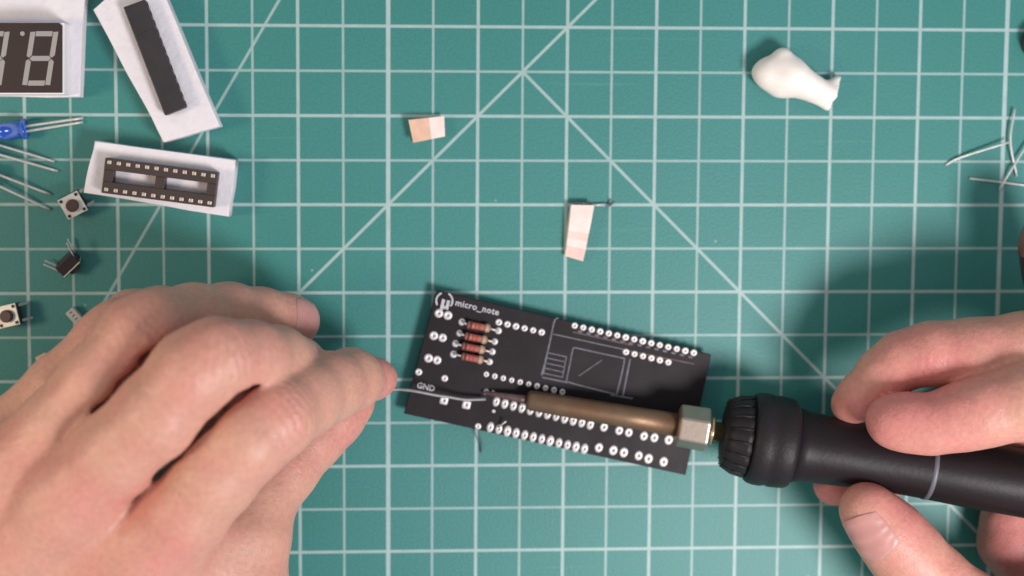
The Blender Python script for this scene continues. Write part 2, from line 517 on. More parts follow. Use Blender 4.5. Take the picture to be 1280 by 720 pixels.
def pad(px, py, kind):
    o = bpy.data.objects.new('solder_pad', PM[kind])
    COL.objects.link(o)
    o.parent = board
    o.matrix_parent_inverse = board.matrix_basis.inverted()
    o.location = V(P(px, py, HB + 0.004)); o.rotation_euler = (0, 0, BANG + random.uniform(-.05, .05))
    s = random.uniform(.94, 1.05); o.scale = (s, s, 1)
    return o

def row(x0, y0, x1, y1, n, kind):
    for k in range(n):
        t = k / (n - 1) if n > 1 else 0
        pad(x0 + (x1 - x0) * t, y0 + (y1 - y0) * t, kind)

row(718.3, 407, 867.2, 441, 15, 'round')
row(782.5, 440, 835.4, 452.8, 6, 'round')
row(623.5, 402.9, 677, 415.3, 6, 'round')
for x, y in ((548.6, 391.7), (559.8, 394.3), (542.2, 419.6), (553.2, 422.2), (535.6, 447.7), (546.3, 450.2)): pad(x, y, 'big')
for x, y in ((523.3, 465), (555.8, 472.9)): pad(x, y, 'round')
for x, y in ((555, 500.5), (583, 506)): pad(x, y, 'square')
row(607.8, 467.8, 703, 490.0, 10, 'small')
pad(607.8, 489.6, 'small'); pad(616.3, 490, 'dot'); pad(617, 514, 'dot')
row(620.4, 501.8, 738, 530.5, 12, 'long')
for x, y in ((755, 533.8), (774, 538), (786, 540.5), (805, 545), (818, 547), (836, 549.7)): pad(x, y, 'mid')
pad(597.5, 532.9, 'round')
row(612.9, 534, 730.6, 561, 12, 'long')
for x, y in ((748.6, 559.5), (766.6, 562.9), (779.8, 565.6), (798.4, 569.6), (810.7, 573.3), (829.6, 577.2)): pad(x, y, 'mid')

ZS = HB + 0.03
def silk(paths, w, m='silk', label=None):
    vs, fs = [], []
    for i, pa in enumerate(paths):
        v, f = ribbon([P(x, y, HB) for x, y in pa], w, ZS + 0.004 * i)
        o = len(vs); vs += v; fs += [tuple(k + o for k in q) for q in f]
    ob = child_of(link('silkscreen_line', mesh_pd(vs, fs), M[m]), board)
    if label: ob['label'] = label
    return ob

def sm(pts, n=5):
    return [tuple(p) for p in catmull([np.array(p, float) for p in pts], n)]

silk([sm([(698, 397.5), (694.5, 399), (692.3, 404), (689.5, 417), (686.8, 430), (682, 450), (677, 469)])], .42, 'silk_dim')
silk([[(691.4, 417.6), (783, 437.5)]], .32, 'silk_dim')
silk([[(783, 440.2 - 2), (868, 457 - 2)], [(716, 415), (790, 431.5)]], .36, 'silk_red')
silk([sm([(719, 434.6), (750, 441.5), (778, 447.6), (780.5, 450), (777, 468), (771.5, 490), (769, 492.5), (740, 485.5), (710, 477.5), (708.5, 474), (712, 457), (716, 437), (719, 434.6)], 4)], .36, 'silk_dim')
silk([[(787.7, 448.8), (778.6, 495)], [(677.6, 471.7), (709, 478)], [(763, 493.7), (791, 498)]], .42, 'silk_dim')
silk([[(684 - k * 1.2 + 1, 441 + k * 6.4), (708 - k * 1.2, 446 + k * 6.4)] for k in range(5)] + [[(684.5, 441), (679, 468)], [(708, 446), (703, 472)]], .28, 'silk_dim')
silk([[(723.5, 470), (752.6, 450)]], .22, 'silk_dim')
silk([[(712 + 10.6 * k, 411.5 + 2.44 * k), (717 + 10.6 * k, 412.8 + 2.44 * k)] for k in range(1, 15)], .5, 'silk_dim')

def text(body, px, py, size, ang, m, weight=0.0, kern=1.0):
    cu = bpy.data.curves.new('txt', 'FONT')
    cu.body = body; cu.size = size * MM; cu.offset = weight * MM; cu.space_character = kern
    cu.resolution_u = 2
    tmp = bpy.data.objects.new('txt', cu)
    COL.objects.link(tmp)
    dg = bpy.context.evaluated_depsgraph_get()
    me = bpy.data.meshes.new_from_object(tmp.evaluated_get(dg))
    bpy.data.objects.remove(tmp)
    me.materials.clear()
    o = link('printed_text', me, M[m])
    child_of(o, board)
    p = P(px, py, ZS + 0.03)
    o.location = V(p); o.rotation_euler = (0, 0, ang)
    return o

t = text('micro_note', 568.5, 381.5, 2.55, BANG, 'silk', 0.05, 1.06); t['label'] = 'small white printed name on the board'
t = text('\u03bc', 549.3, 384.0, 5.0, BANG, 'silk', 0.22); t['label'] = 'bold white mu symbol in the board corner'
t = text('GND', 520.5, 484.3, 2.3, BANG, 'silk', 0.06)
arc = lambda cx, cy, r, a0, a1: [(cx + r * math.cos(math.radians(a0 + (a1 - a0) * k / 10)), cy + r * math.sin(math.radians(a0 + (a1 - a0) * k / 10))) for k in range(11)]
silk([arc(555.5, 376, 10.2, 150, 250), arc(555.5, 376, 10.2, -60, 40)], .5, 'silk')

# resistors soldered to the board: part > sub-parts
RES = [((577.5, 401.5), (583.5, 405.5), (613.5, 411.0), (623, 413.5)),
       ((574.4, 415.5), (580.5, 419.5), (609.5, 425.5), (618.3, 427)),
       ((569.5, 428.5), (577.0, 432.0), (606.5, 438.0), (615.3, 439.6)),
       ((567.0, 441.8), (576.5, 445.0), (604.5, 450.5), (611.8, 452.3))]
for k, (a, b0, b1, e) in enumerate(RES):
    hb = HB + 1.5
    A, B0, B1, E_ = P(*a, HB + .2), P(*b0, hb), P(*b1, hb), P(*e, HB + .2)
    ax = B1 - B0; L_ = np.linalg.norm(ax)
    r = 1.08
    prof = [(0, .35), (.12, .8), (.5, r * 1.05), (1.2, r * 1.1), (1.9, r * .9), (L_ - 1.9, r * .9), (L_ - 1.2, r * 1.1), (L_ - .5, r * 1.05), (L_ - .12, .8), (L_, .35)]
    body = link('resistor', lathe(prof, B0, ax, 16), M['resistor'], smooth=True)
    child_of(body, board)
    for t0, mm_, rr in ((.17, 'band_dark', 1.13), (.36, 'band_red', .94), (.52, 'band_red', .94), (.84, 'band_gold', 1.13)):
        w = .7 if mm_ != 'band_gold' else .95
        bnd = link('colour_band', lathe([(t0 * L_ - w / 2, r * rr * .9), (t0 * L_ - w / 2, r * rr + .02), (t0 * L_ + w / 2, r * rr + .02), (t0 * L_ + w / 2, r * rr * .9)], B0, ax, 16), M[mm_], smooth=False)
        bnd.parent = body
    for q0, q1 in ((B0, A), (B1, E_)):
        mid = (q0 + q1) / 2; mid[2] = hb - .1
        ld = link('lead', tube(catmull([q0, mid, q1 + np.array([0, 0, .2])], 4), .32, 8), M['lead'], smooth=True)
        ld.parent = body
    pad(a[0], a[1] + 1, 'joint'); pad(e[0], e[1], 'joint')
# clipped leads of the fitted parts, seen below the lower edge and beside a joint
ld = link('clipped_lead', tube(catmull([P(597.5, 533, HB - 1.5), P(599.5, 545, 2.4), P(602, 556, 1.2), P(601.5, 566, .5)], 5), .22, 8), M['lead_dark'], smooth=True); child_of(ld, board)
ld = link('clipped_lead', tube([P(623, 534, HB + .3), P(632.5, 526.5, HB + 2.0)], .25, 8), M['lead'], smooth=True); child_of(ld, board)
for x, y in ((577, 404), (574, 417), (569, 430), (567, 443), (622, 413), (612, 452), (597, 533), (840, 575), (862, 452)):
    ld = link('solder_joint_below', tube([P(x, y, HB - 1.6), P(x + .5, y, 0.05)], .3, 8), M['lead'], smooth=True); child_of(ld, board)

# ---------------------------------------------------------------- soldering iron
TIP, TAIL = P(604, 490.5, HB + 1.2), P(1400, 624, 33)
AX = TAIL - TIP; AX /= np.linalg.norm(AX)
def axis_d(px):
    lo, hi = 0.0, 400.0
    for _ in range(50):
        mid = (lo + hi) / 2
        if proj(TIP + AX * mid)[0] < px: lo = mid
        else: hi = mid
    return lo
def pxmm(px):                # pixels per mm at that place
    z = (TIP + AX * axis_d(px))
    return F_PX / -((ROT.T @ (z - CAM))[2])
iron = empty('soldering_iron', TIP)
tag(iron, 'black handled soldering iron with a long brown heat tinted barrel and a hex nut', 'soldering iron')
def ipart(name, prof_px, m, seg=40, smooth=True, flute=None):
    prof = [(axis_d(x), w / 2 / pxmm(x)) for x, w in prof_px]
    o = link(name, lathe(prof, TIP, AX, seg, flute=flute), M[m], smooth=smooth)
    return child_of(o, iron)
ipart('tip', [(604, 1.2), (608, 4), (630, 8), (650, 10), (661, 11)], 'tip', 20)
ipart('barrel', [(658, 14), (660, 22), (664, 25), (700, 26.5), (780, 28), (846, 29)], 'barrel', 32)
# hex nut: six faces, chamfered
nut = [(846, 26), (846.5, 45), (849, 55), (884, 57), (887, 49), (887.5, 26)]
prof = [(axis_d(x), w / 2 / pxmm(x)) for x, w in nut]
bmn = lathe(prof, TIP, AX, 6)
o = child_of(link('hex_nut', bmn, M['nut']), iron)
bv = o.modifiers.new('bevel', 'BEVEL'); bv.width = .0005; bv.segments = 2
ipart('collar', [(886, 20), (887, 34), (892, 34), (893, 24), (908, 24)], 'brass', 24)
def flute(d, q):
    return 1 + 0.012 * math.cos(18 * q)
ipart('grip', [(903, 28), (903.5, 60), (905, 74), (906, 83), (915, 92), (928, 99), (936, 101)], 'rubber', 144, flute=flute)
ipart('flange', [(936, 90), (937, 108), (941, 113), (948, 115.5), (956, 115.5), (963, 112), (966, 114.5), (984, 112), (989, 107), (992, 96)], 'rubber', 60)
ipart('handle', [(988, 84), (994, 94), (1004, 89), (1020, 87), (1050, 84), (1085, 81), (1120, 79), (1156, 80), (1210, 84), (1280, 86), (1360, 88), (1398, 84), (1405, 60)], 'handle', 48)
ipart('grey_ring', [(1156, 78), (1157, 81.6), (1162, 81.8), (1163, 78)], 'ring_grey', 48)
# moulded ribs running along the knurled grip
gd0, gd1 = axis_d(905), axis_d(934)
uu = np.cross(AX, [0, 0, 1.0]); uu /= np.linalg.norm(uu); ww = np.cross(uu, AX)
for k in range(18):
    q = 2 * math.pi * (k + .5) / 18
    rr = [(gd0, 41 / pxmm(905)), ((gd0 + gd1) / 2, 47.5 / pxmm(918)), (gd1, 50 / pxmm(934))]
    path = [TIP + AX * d + r * (math.cos(q) * uu + math.sin(q) * ww) for d, r in rr]
    child_of(link('grip_rib', tube(path, [.2, .38, .35], 8), M['rubber'], smooth=True), iron)
# power cord out of the back end, out of the picture
e0 = TIP + AX * axis_d(1403)
cpath = catmull([e0, e0 + AX * 18, e0 + AX * 50 + np.array([0, -8, -22]), e0 + np.array([95, -30, -58]), np.array([330, -180, 2.2])], 8)
child_of(link('power_cord', tube(cpath, 2.4, 12), M['rubber'], smooth=True), iron)

# ---------------------------------------------------------------- solder wire
sp = [P(-90, 522, 9), P(0, 505.7, 4), P(28, 501.5, 3), P(110, 500, 2.5), P(250, 505, 3), P(380, 508, 8), P(450, 498, 15), P(488, 487.5, 16.5), P(508, 487.5, 14),
      P(522, 489.5, 12), P(545, 494, 10.3), P(562, 496.5, 9.0), P(582, 499.5, 7.8), P(607, 499.0, 6.6)]
so = link('solder_wire', tube(catmull(sp, 8), .44, 10), M['solder'], smooth=True)
tag(so, 'thin grey solder wire running from the pinched fingertips to the iron tip', 'solder wire')

# ---------------------------------------------------------------- foam, chip, socket
FG = 'white foam blocks carrying parts'
def foam(name, px, z1, label, cuts=4, bev=.55):
    bm = prism([P(x, y, z1) for x, y in px], .02, z1, bev, 3, taper=.0, rough=.22, cuts=cuts)
    o = link(name, bm_mesh(bm), M['foam'], smooth=True)
    wn_ = o.modifiers.new('wn', 'WEIGHTED_NORMAL')
    return tag(o, label, 'foam block', FG)

ZF = 8.0
foam('foam_block', [(116, 12), (160, -22), (196, -30), (275, 158), (204, 178), (181, 131)], ZF, 'white foam strip holding the long black chip, set at a slant', 3)
foam('foam_block', [(118, 176), (295, 200), (286, 271), (104, 241)], ZF, 'white foam block under the black chip socket')
foam('foam_block', [(-70, -60), (108, -60), (100, 121), (-70, 121)], 5.0, 'white foam slab under the two digit display in the corner')

def frame2(a, b):
    """local frame from two points"""
    u = b - a; u[2] = 0; u /= np.linalg.norm(u)
    return u, np.array([-u[1], u[0], 0])

# long chip
zc = ZF + 3.6
c0, c1, c2, c3 = P(154, 9, zc), P(181, -1, zc), P(232.5, 134, zc), P(206, 144.5, zc)
chip = empty('chip', (c0 + c2) / 2 * np.array([1, 1, 0]) + np.array([0, 0, ZF]))
tag(chip, 'long black integrated circuit pressed into a slanted white foam strip', 'chip')
child_of(link('body', bm_mesh(prism([c0, c3, c2, c1], ZF + .3, zc, .25, 2)), M['chip']), chip)
u, v = frame2(c0, c3)
Lc = np.linalg.norm((c3 - c0)[:2]); Wc = np.linalg.norm((c1 - c0)[:2])
base = (c0 + c1) / 2
pin_me = bm_mesh(box_bm(0, 0, 0, 1.45, .62, .3, .08))
for k in range(12):
    for s in (-1, 1):
        p = base + u * (Lc * (k + .5) / 12) + v * s * (Wc / 2 - .10)
        o = bpy.data.objects.new('pin', pin_me)
        if not pin_me.materials: pin_me.materials.append(M['chip'])
        COL.objects.link(o); o.parent = chip; o.matrix_parent_inverse = chip.matrix_basis.inverted()
        o.location = V((p[0], p[1], zc - 1.7)); o.rotation_euler = (0, 0, math.atan2(u[1], u[0]))
# faint moulding mark across the chip
mk = base + u * (Lc * .27)
child_of(link('mould_mark', tube([mk - v * 2.2 + [0, 0, 0.0], mk + v * 2.4], .25, 8, .3), M['chip']), chip)

# socket with two windows and two rows of twelve contacts
zk = ZF + 4.2
k0, k1, k2, k3 = P(130.5, 197, zk), P(272.5, 215.5, zk), P(267.5, 259.5, zk), P(127.5, 241, zk)
sock = empty('chip_socket', (k0 + k2) / 2 * np.array([1, 1, 0]) + np.array([0, 0, ZF]))
tag(sock, 'black chip socket with two rows of pale contacts sitting on white foam', 'chip socket')
ctr = (k0 + k1 + k2 + k3) / 4; ctr[2] = 0
u = (k1 - k0) + (k2 - k3); u[2] = 0; Lk = np.linalg.norm(u) / 2; u /= np.linalg.norm(u)
v = np.array([-u[1], u[0], 0]); Wk = (np.linalg.norm((k3 - k0)[:2]) + np.linalg.norm((k2 - k1)[:2])) / 2
KA = math.atan2(u[1], u[0])
def kpart(name, cx, cy, sx, sy, z0, z1, m, bev=.12, label=None):
    p = ctr + u * cx + v * cy
    o = child_of(link(name, bm_mesh(box_bm(p[0], p[1], (z0 + z1) / 2, sx, sy, z1 - z0, bev, KA)), M[m]), sock)
    return o
for s in (-1, 1):
    kpart('rail', 0, s * (Wk / 2 - 1.6), Lk, 3.2, ZF + .1, zk, 'socket')
for cx, w in ((-Lk / 2 + 1.3, 2.6), (0.0, 2.6), (Lk / 2 - 1.3, 2.6)):
    kpart('crossbar', cx, 0, w - .02, Wk - 6.42, ZF + .1, zk - .15, 'socket')
ct = bm_mesh(box_bm(0, 0, 0, 1.05, 1.0, .5, .12)); ct.materials.append(M['contact'])
sl = bm_mesh(box_bm(0, 0, 0, .8, 1.1, .4, .05)); sl.materials.append(M['contact'])
for k in range(12):
    for s in (-1, 1):
        x = -Lk / 2 + Lk * (k + .5) / 12
        p = ctr + u * x + v * s * (Wk / 2 - 1.1)
        o = bpy.data.objects.new('contact', ct)
        COL.objects.link(o); o.parent = sock; o.matrix_parent_inverse = sock.matrix_basis.inverted()
        o.location = V((p[0], p[1], zk + .05)); o.rotation_euler = (0, 0, KA)

# ---------------------------------------------------------------- seven segment display
zd = 5.0 + 7.5
disp = empty('number_display', P(30, 75, 5) )
tag(disp, 'dark two digit number display in a white housing, cut off by the left edge', 'display')
hx0, hx1, hy0, hy1 = -46, 80, 28, 118
q = [P(hx0, hy0, zd), P(hx0, hy1, zd), P(hx1, hy1, zd), P(hx1, hy0, zd)]
child_of(link('housing', bm_mesh(prism(q, 5.05, zd - .35, .25, 2)), M['display_shell']), disp)
q = [P(hx0 + .5, hy0 + .5, zd), P(hx0 + .5, hy1 - 2, zd), P(hx1 - 2.2, hy1 - 2, zd), P(hx1 - 2.2, hy0 + 4, zd), P(hx1 - 6, hy0 + .5, zd)]
child_of(link('face', bm_mesh(prism(q, zd - .4, zd, .0)), M['display_face']), disp)
def seg(pts):
    o = link('segment', bm_mesh(prism([P(x, y, zd + .02) for x, y in pts], zd - .1, zd + .03, 0)), M['segment'])
    child_of(o, disp)
def digit(ox):
    sk = lambda y: (72 - y) * .155      # slant
    X0, X1, Y0, Ym, Y1, w = ox, ox + 35, 39, 73, 107, 6.3
    def pt(x, y): return (x + sk(y), y)
    g = .9
    def hseg(y0, y1, mid=False):
        if mid: ym = (y0 + y1) / 2; return [pt(X0 + 4, ym), pt(X0 + w + g, y0), pt(X1 - w - g, y0), pt(X1 - 4, ym), pt(X1 - w - g, y1), pt(X0 + w + g, y1)]
        return [pt(X0 + w + g, y0), pt(X1 - w - g, y0), pt(X1 - w - g, y1), pt(X0 + w + g, y1)]
    seg(hseg(Y0, Y0 + w)); seg(hseg(Ym - w / 2, Ym + w / 2, True)); seg(hseg(Y1 - w, Y1))
    for xa, xb in ((X0, X0 + w), (X1 - w, X1)):
        c = (xa + xb) / 2
        seg([pt(xa, Y0 + 1), pt(xb, Y0 + .5), pt(xb, Ym - 4), pt(c, Ym - 1), pt(xa, Ym - 3)])
        seg([pt(xa, Ym + 3), pt(c, Ym + 1), pt(xb, Ym + 4), pt(xb, Y1 - .5), pt(xa, Y1 - 1)])
digit(33); digit(-28)
dp = P(28, 42, zd)
child_of(link('decimal_point', lathe([(0, .1), (0, .62), (.15, .62), (.15, .1)], dp - np.array([0, 0, .1]), (0, 0, 1), 16), M['segment']), disp)

# ---------------------------------------------------------------- LEDs
LG = 'leds at the left edge'
def led(a_px, dir_px, legs, m, label, h=2.9, r=2.5):
    a = P(*a_px, h); d = P(*dir_px, h) - a; d /= np.linalg.norm(d)
    root = empty('led', a * np.array([1, 1, 0]))
    tag(root, label, 'led', LG)
    prof = [(0, .1), (0, r * 1.16), (1.0, r * 1.16), (1.05, r), (6.0, r)] + [(6.0 + r * math.sin(t), r * math.cos(t) + .001) for t in (.3, .6, .9, 1.2, 1.45)]
    child_of(link('lens', lathe(prof, a, d, 28), M[m], smooth=True), root)
    for s, e, k in legs:
        e_ = P(*e, .6); s_ = P(*s, h)
        child_of(link('leg', tube(catmull([s_ + (d * 1.0), s_ * .6 + e_ * .4 + np.array([0, 0, .3]), e_], 4), .37, 8), M['lead'], smooth=True), root)
    return root
led((33, 161), (-2, 165), [((35, 157.5), (104, 147.5), 0), ((35, 164), (104, 152.5), 1)], 'blue_led', 'blue led lying on its side with its two legs pointing right')
led((-6, 184), (-40, 175), [((-3, 180.5), (68, 202), 0), ((-3, 192.5), (72.5, 214), 1)], 'clear_led', 'pair of silver led legs just below the blue led')
led((-8, 221), (-40, 207), [((-5, 217), (63, 243), 0), ((-5, 230.5), (62.5, 262), 1)], 'clear_led', 'lowest pair of silver led legs beside the small square button')

# ---------------------------------------------------------------- push buttons
BG = 'small square push buttons'
def button(px, py, ang, tilt_axis, tilt, label, h=0.0, flip=False):
    root = empty('push_button', P(px, py, h))
    tag(root, label, 'push button', BG)
    def part(name, bm, m):
        o = link(name, bm_mesh(bm), M[m]); o.parent = root; return o
    part('body', box_bm(0, 0, 1.75, 6.0, 6.0, 3.3, .15), 'button_body')
    part('cover_plate', box_bm(0, 0, 3.5, 6.1, 6.1, .3, .1), 'button_plate')
    me = lathe([(3.6, .1), (3.6, 1.75), (4.8, 1.72), (5.0, 1.5), (5.0, .1)], (0, 0, 0), (0, 0, 1), 24)
    o = link('cap', me, M['button_cap']); o.parent = root
    stud = bm_mesh(box_bm(0, 0, 0, .85, .85, .25, .2)); stud.materials.append(M['button_body'])
    leg = bm_mesh(box_bm(0, 0, -.7, .3, .75, 5.0, .05)); leg.materials.append(M['lead'])
    for sx in (-1, 1):
        for sy in (-1, 1):
            o = link('stud', stud, [], root, Vector((sx * 2.3, sy * 2.3, 3.74)) * MM)
            o = link('leg', leg, [], root, Vector((sx * 3.3, sy * 2.2, .2)) * MM)
            o.rotation_euler = (0, sx * -.35, 0)
    q = Matrix.Rotation(ang, 4, 'Z')
    if flip:
        q = q @ Matrix.Rotation(math.pi, 4, 'X')
    if tilt:
        q = Matrix.Rotation(tilt, 4, Vector(tilt_axis)) @ q
    root.rotation_euler = q.to_euler()
    return root
b1 = button(96, 253, math.radians(27), (1, 0.4, 0), .16, 'square silver push button touching the foam block under the socket')
b1.location.z = .0026
b3 = button(18.5, 391.5, math.radians(13), (0, 1, 0), -.12, 'lone square silver push button near the left edge, below the others')
b3.location.z = .0026
b2 = button(83, 330, math.radians(-52), (1, -.8, 0), -.50, 'push button lying upside down with its bent legs in the air')
bz = Vector((.66, -.70, -.22)).normalized(); bxv = Vector((.72, .69, 0)).normalized(); bxv = (bxv - bz * bxv.dot(bz)).normalized(); byv = bz.cross(bxv)
b2.rotation_euler = Matrix((bxv, byv, bz)).transposed().to_euler()
b2.location = V(P(79, 323, 3.6))

# ---------------------------------------------------------------- header strip by the hand, scraps
def oriented_strip(name, a, b, w, h0, h1, m, bev=.2):
    A, B = P(*a, h1), P(*b, h1)
    u = B - A; u[2] = 0; u /= np.linalg.norm(u); v = np.array([-u[1], u[0], 0]) * w / 2
    return link(name, bm_mesh(prism([A - v, B - v, B + v, A + v], h0, h1, bev, 2)), M[m])
root = empty('header_strip', P(95, 400, 0))
tag(root, 'pale ribbed pin header strip poking out from under the little finger', 'header strip')
child_of(oriented_strip('strip_body', (86, 388), (118, 424), 2.8, .3, 2.8, 'strip'), root)
A, B = P(86, 388, 2.8), P(118, 424, 2.8)
for k in range(9):
    p = A + (B - A) * (k + .7) / 9.4
    u = (B - A) / np.linalg.norm(B - A); v = np.array([-u[1], u[0], 0])
    child_of(link('slot', tube([p - v * .45 + [0, 0, .0], p + v * .45], .2, 6, .5), M['strip_dark']), root)
o = oriented_strip('paper_scrap', (50, 444), (60, 462), 3.2, .02, .5, 'tape', .08)
tag(o, 'tiny tan paper scrap showing beside the knuckles of the left hand', 'paper scrap')
o = link('foam_scrap', bm_mesh(prism([P(-20, 515, 2.5), P(2, 518, 2.5), P(5, 532, 2.5), P(-2, 550, 2.5), P(-20, 552, 2.5)], .02, 2.5, .5, 2)), M['scrap'], smooth=True)
tag(o, 'small white scrap at the left edge beside the hand', 'scrap')

# component tape bits
def tape_bit(px, h, label, stripes):
    root = empty('tape_piece', P(px[0][0], px[0][1], 0))
    tag(root, label, 'tape piece', 'cut pieces of component tape')
    a, b, c, d = [P(x, y, h) for x, y in px]        # a-b long side start, d-c other side
    n = 14
    vs, fs, mi = [], [], []
    for i in range(n + 1):
        t = i / n
        lift = h + 0.35 * math.sin(t * 5.1 + .6) - (1.0 * max(0, t - .8) / .2 if stripes else .6 * t)
        for k, s in enumerate((a * (1 - t) + b * t, d * (1 - t) + c * t)):
            z = max(.7, lift + (.25 if k else -.05))
            vs += [(s[0], s[1], z), (s[0], s[1], z - .55)]
    for i in range(n):
        q = i * 4; w = q + 4
        fs += [(q, q + 2, w + 2, w), (q + 1, w + 1, w + 3, q + 3), (q, w, w + 1, q + 1), (q + 2, q + 3, w + 3, w + 2)]
    fs += [(0, 1, 3, 2), (n * 4, n * 4 + 2, n * 4 + 3, n * 4 + 1)]
    me = mesh_pd(vs, fs)
    o = child_of(link('paper', me, [M['tape_pink' if stripes else 'tape'], M['tape_pale']]), root)
    for p in me.polygons:
        i = p.index // 4
        t = i / n
        p.material_index = 1 if (stripes and (t < .50 or t > .93 or .6 < t < .72)) or (not stripes and t > .52) else 0  # square piece: light from the right put into the colour as a paler half
    # backing layer folded beneath
    bm = prism([a + (b - a) * .03, b - (b - a) * .06, c - (c - d) * .06, d + (c - d) * .03], .03, max(.6, h - 1.6), .1, 1)
    child_of(link('backing', bm_mesh(bm), M['tape_pale']), root)
    return root
tb = tape_bit([(510.5, 150), (555.5, 145), (556.5, 170.5), (516.5, 178.5)], 3.2, 'small square tan tape piece left of the diagonal line', False)
tb2 = tape_bit([(714, 256), (707, 320.5), (729.5, 327), (742.5, 256.5)], 2.8, 'longer pale pink tape strip standing above the circuit board', True)
child_of(link('lead_end', tube([P(738, 257, 1.2), P(757, 255.3, .8)], .3, 8), M['lead'], smooth=True), tb2)
child_of(link('lead_end', tube(catmull([P(757, 255.5, .8), P(761, 256.5, .7), P(767, 252.5, 1.6)], 4), .42, 8), M['lead_dark'], smooth=True), tb2)
child_of(link('lead_end', tube([P(717, 254.3, 2.0), P(739, 254.3, 2.0)], .45, 8), M['lead_dark'], smooth=True), tb2)

# ---------------------------------------------------------------- lead clippings
CG = 'snipped component leads on the right'
for pts, lab in (
    ([(1182, 206.5, .4), (1200, 197, .9), (1262, 177.5, 2.2)], 'dark snipped lead lying at a slant, leftmost of the clippings'),
    ([(1268.5, 136, 1.2), (1263, 177, 1.6), (1271, 220.5, .6)], 'bent snipped lead standing nearly upright in the picture'),
    ([(1249, 237.5, .5), (1268, 206, 1.5), (1292, 168, 1.2)], 'bright snipped lead crossing the bent one at a steep slant'),
    ([(1212, 223, .6), (1245, 227, .5), (1292, 233, .5)], 'lowest snipped lead lying nearly level')):
    o = link('snipped_lead', tube(catmull([P(*p) for p in pts], 6), .31, 8), M['lead'], smooth=True)
    tag(o, lab, 'wire clipping', CG)

# ---------------------------------------------------------------- things cut off by the right edge
root = empty('round_component', P(1296, 53, 0))
tag(root, 'small dark round component cut off by the right edge near the top corner', 'component')
o = child_of(link('case', lathe([(0, .1), (0, 4.4), (.4, 4.8), (4.2, 4.8), (4.8, 4.3), (4.8, .1)], P(1295.5, 53, 0), (0, 0, 1), 32), M['dark_gloss'], smooth=False), root)
child_of(link('pale_top', lathe([(4.7, .1), (4.85, 3.9), (5.0, 3.7), (5.0, .1)], P(1295.5, 53, 0), (0, 0, 1), 32), M['strip']), root)
root = empty('tool_grip', P(1310, 300, 0))
tag(root, 'dark rounded grip with brown end at the right edge above the right hand', 'tool')
ga, gb = P(1309, 287, 24), P(1322, 366, 22)
gd = gb - ga; Lg = np.linalg.norm(gd)
child_of(link('grip', lathe([(0, 2), (1, 6), (4, 8), (12, 8.4), (Lg, 8.0), (Lg + 30, 7)], ga, gd, 32), M['dark_gloss'], smooth=True), root)
child_of(link('end_cap', lathe([(-4.2, .5), (-3.8, 3), (-2, 5.6), (.6, 7), (2.2, 7.7), (5.5, 8.35), (5.6, 7)], ga, gd, 32), M['brown_cap'], smooth=True), root)

# ---------------------------------------------------------------- surfaces from distance fields (putty, hands)
def smin(a, b, k):
    h = np.maximum(k - np.abs(a - b), 0) / k
    return np.minimum(a, b) - h * h * k * .25

def seg_sd(p, a, b, ra, rb):
    pa = p - a; ba = b - a
    t = np.clip((pa @ ba) / (ba @ ba + 1e-9), 0, 1)
    d = pa - t[:, None] * ba
    return np.sqrt((d * d).sum(1)) - (ra + (rb - ra) * t)

def chain_sd(p, pts, k=1.5):
    d = None
    for (a, ra), (b, rb) in zip(pts[:-1], pts[1:]):
        s = seg_sd(p, a, b, ra, rb)
        d = s if d is None else smin(d, s, k)
    return d

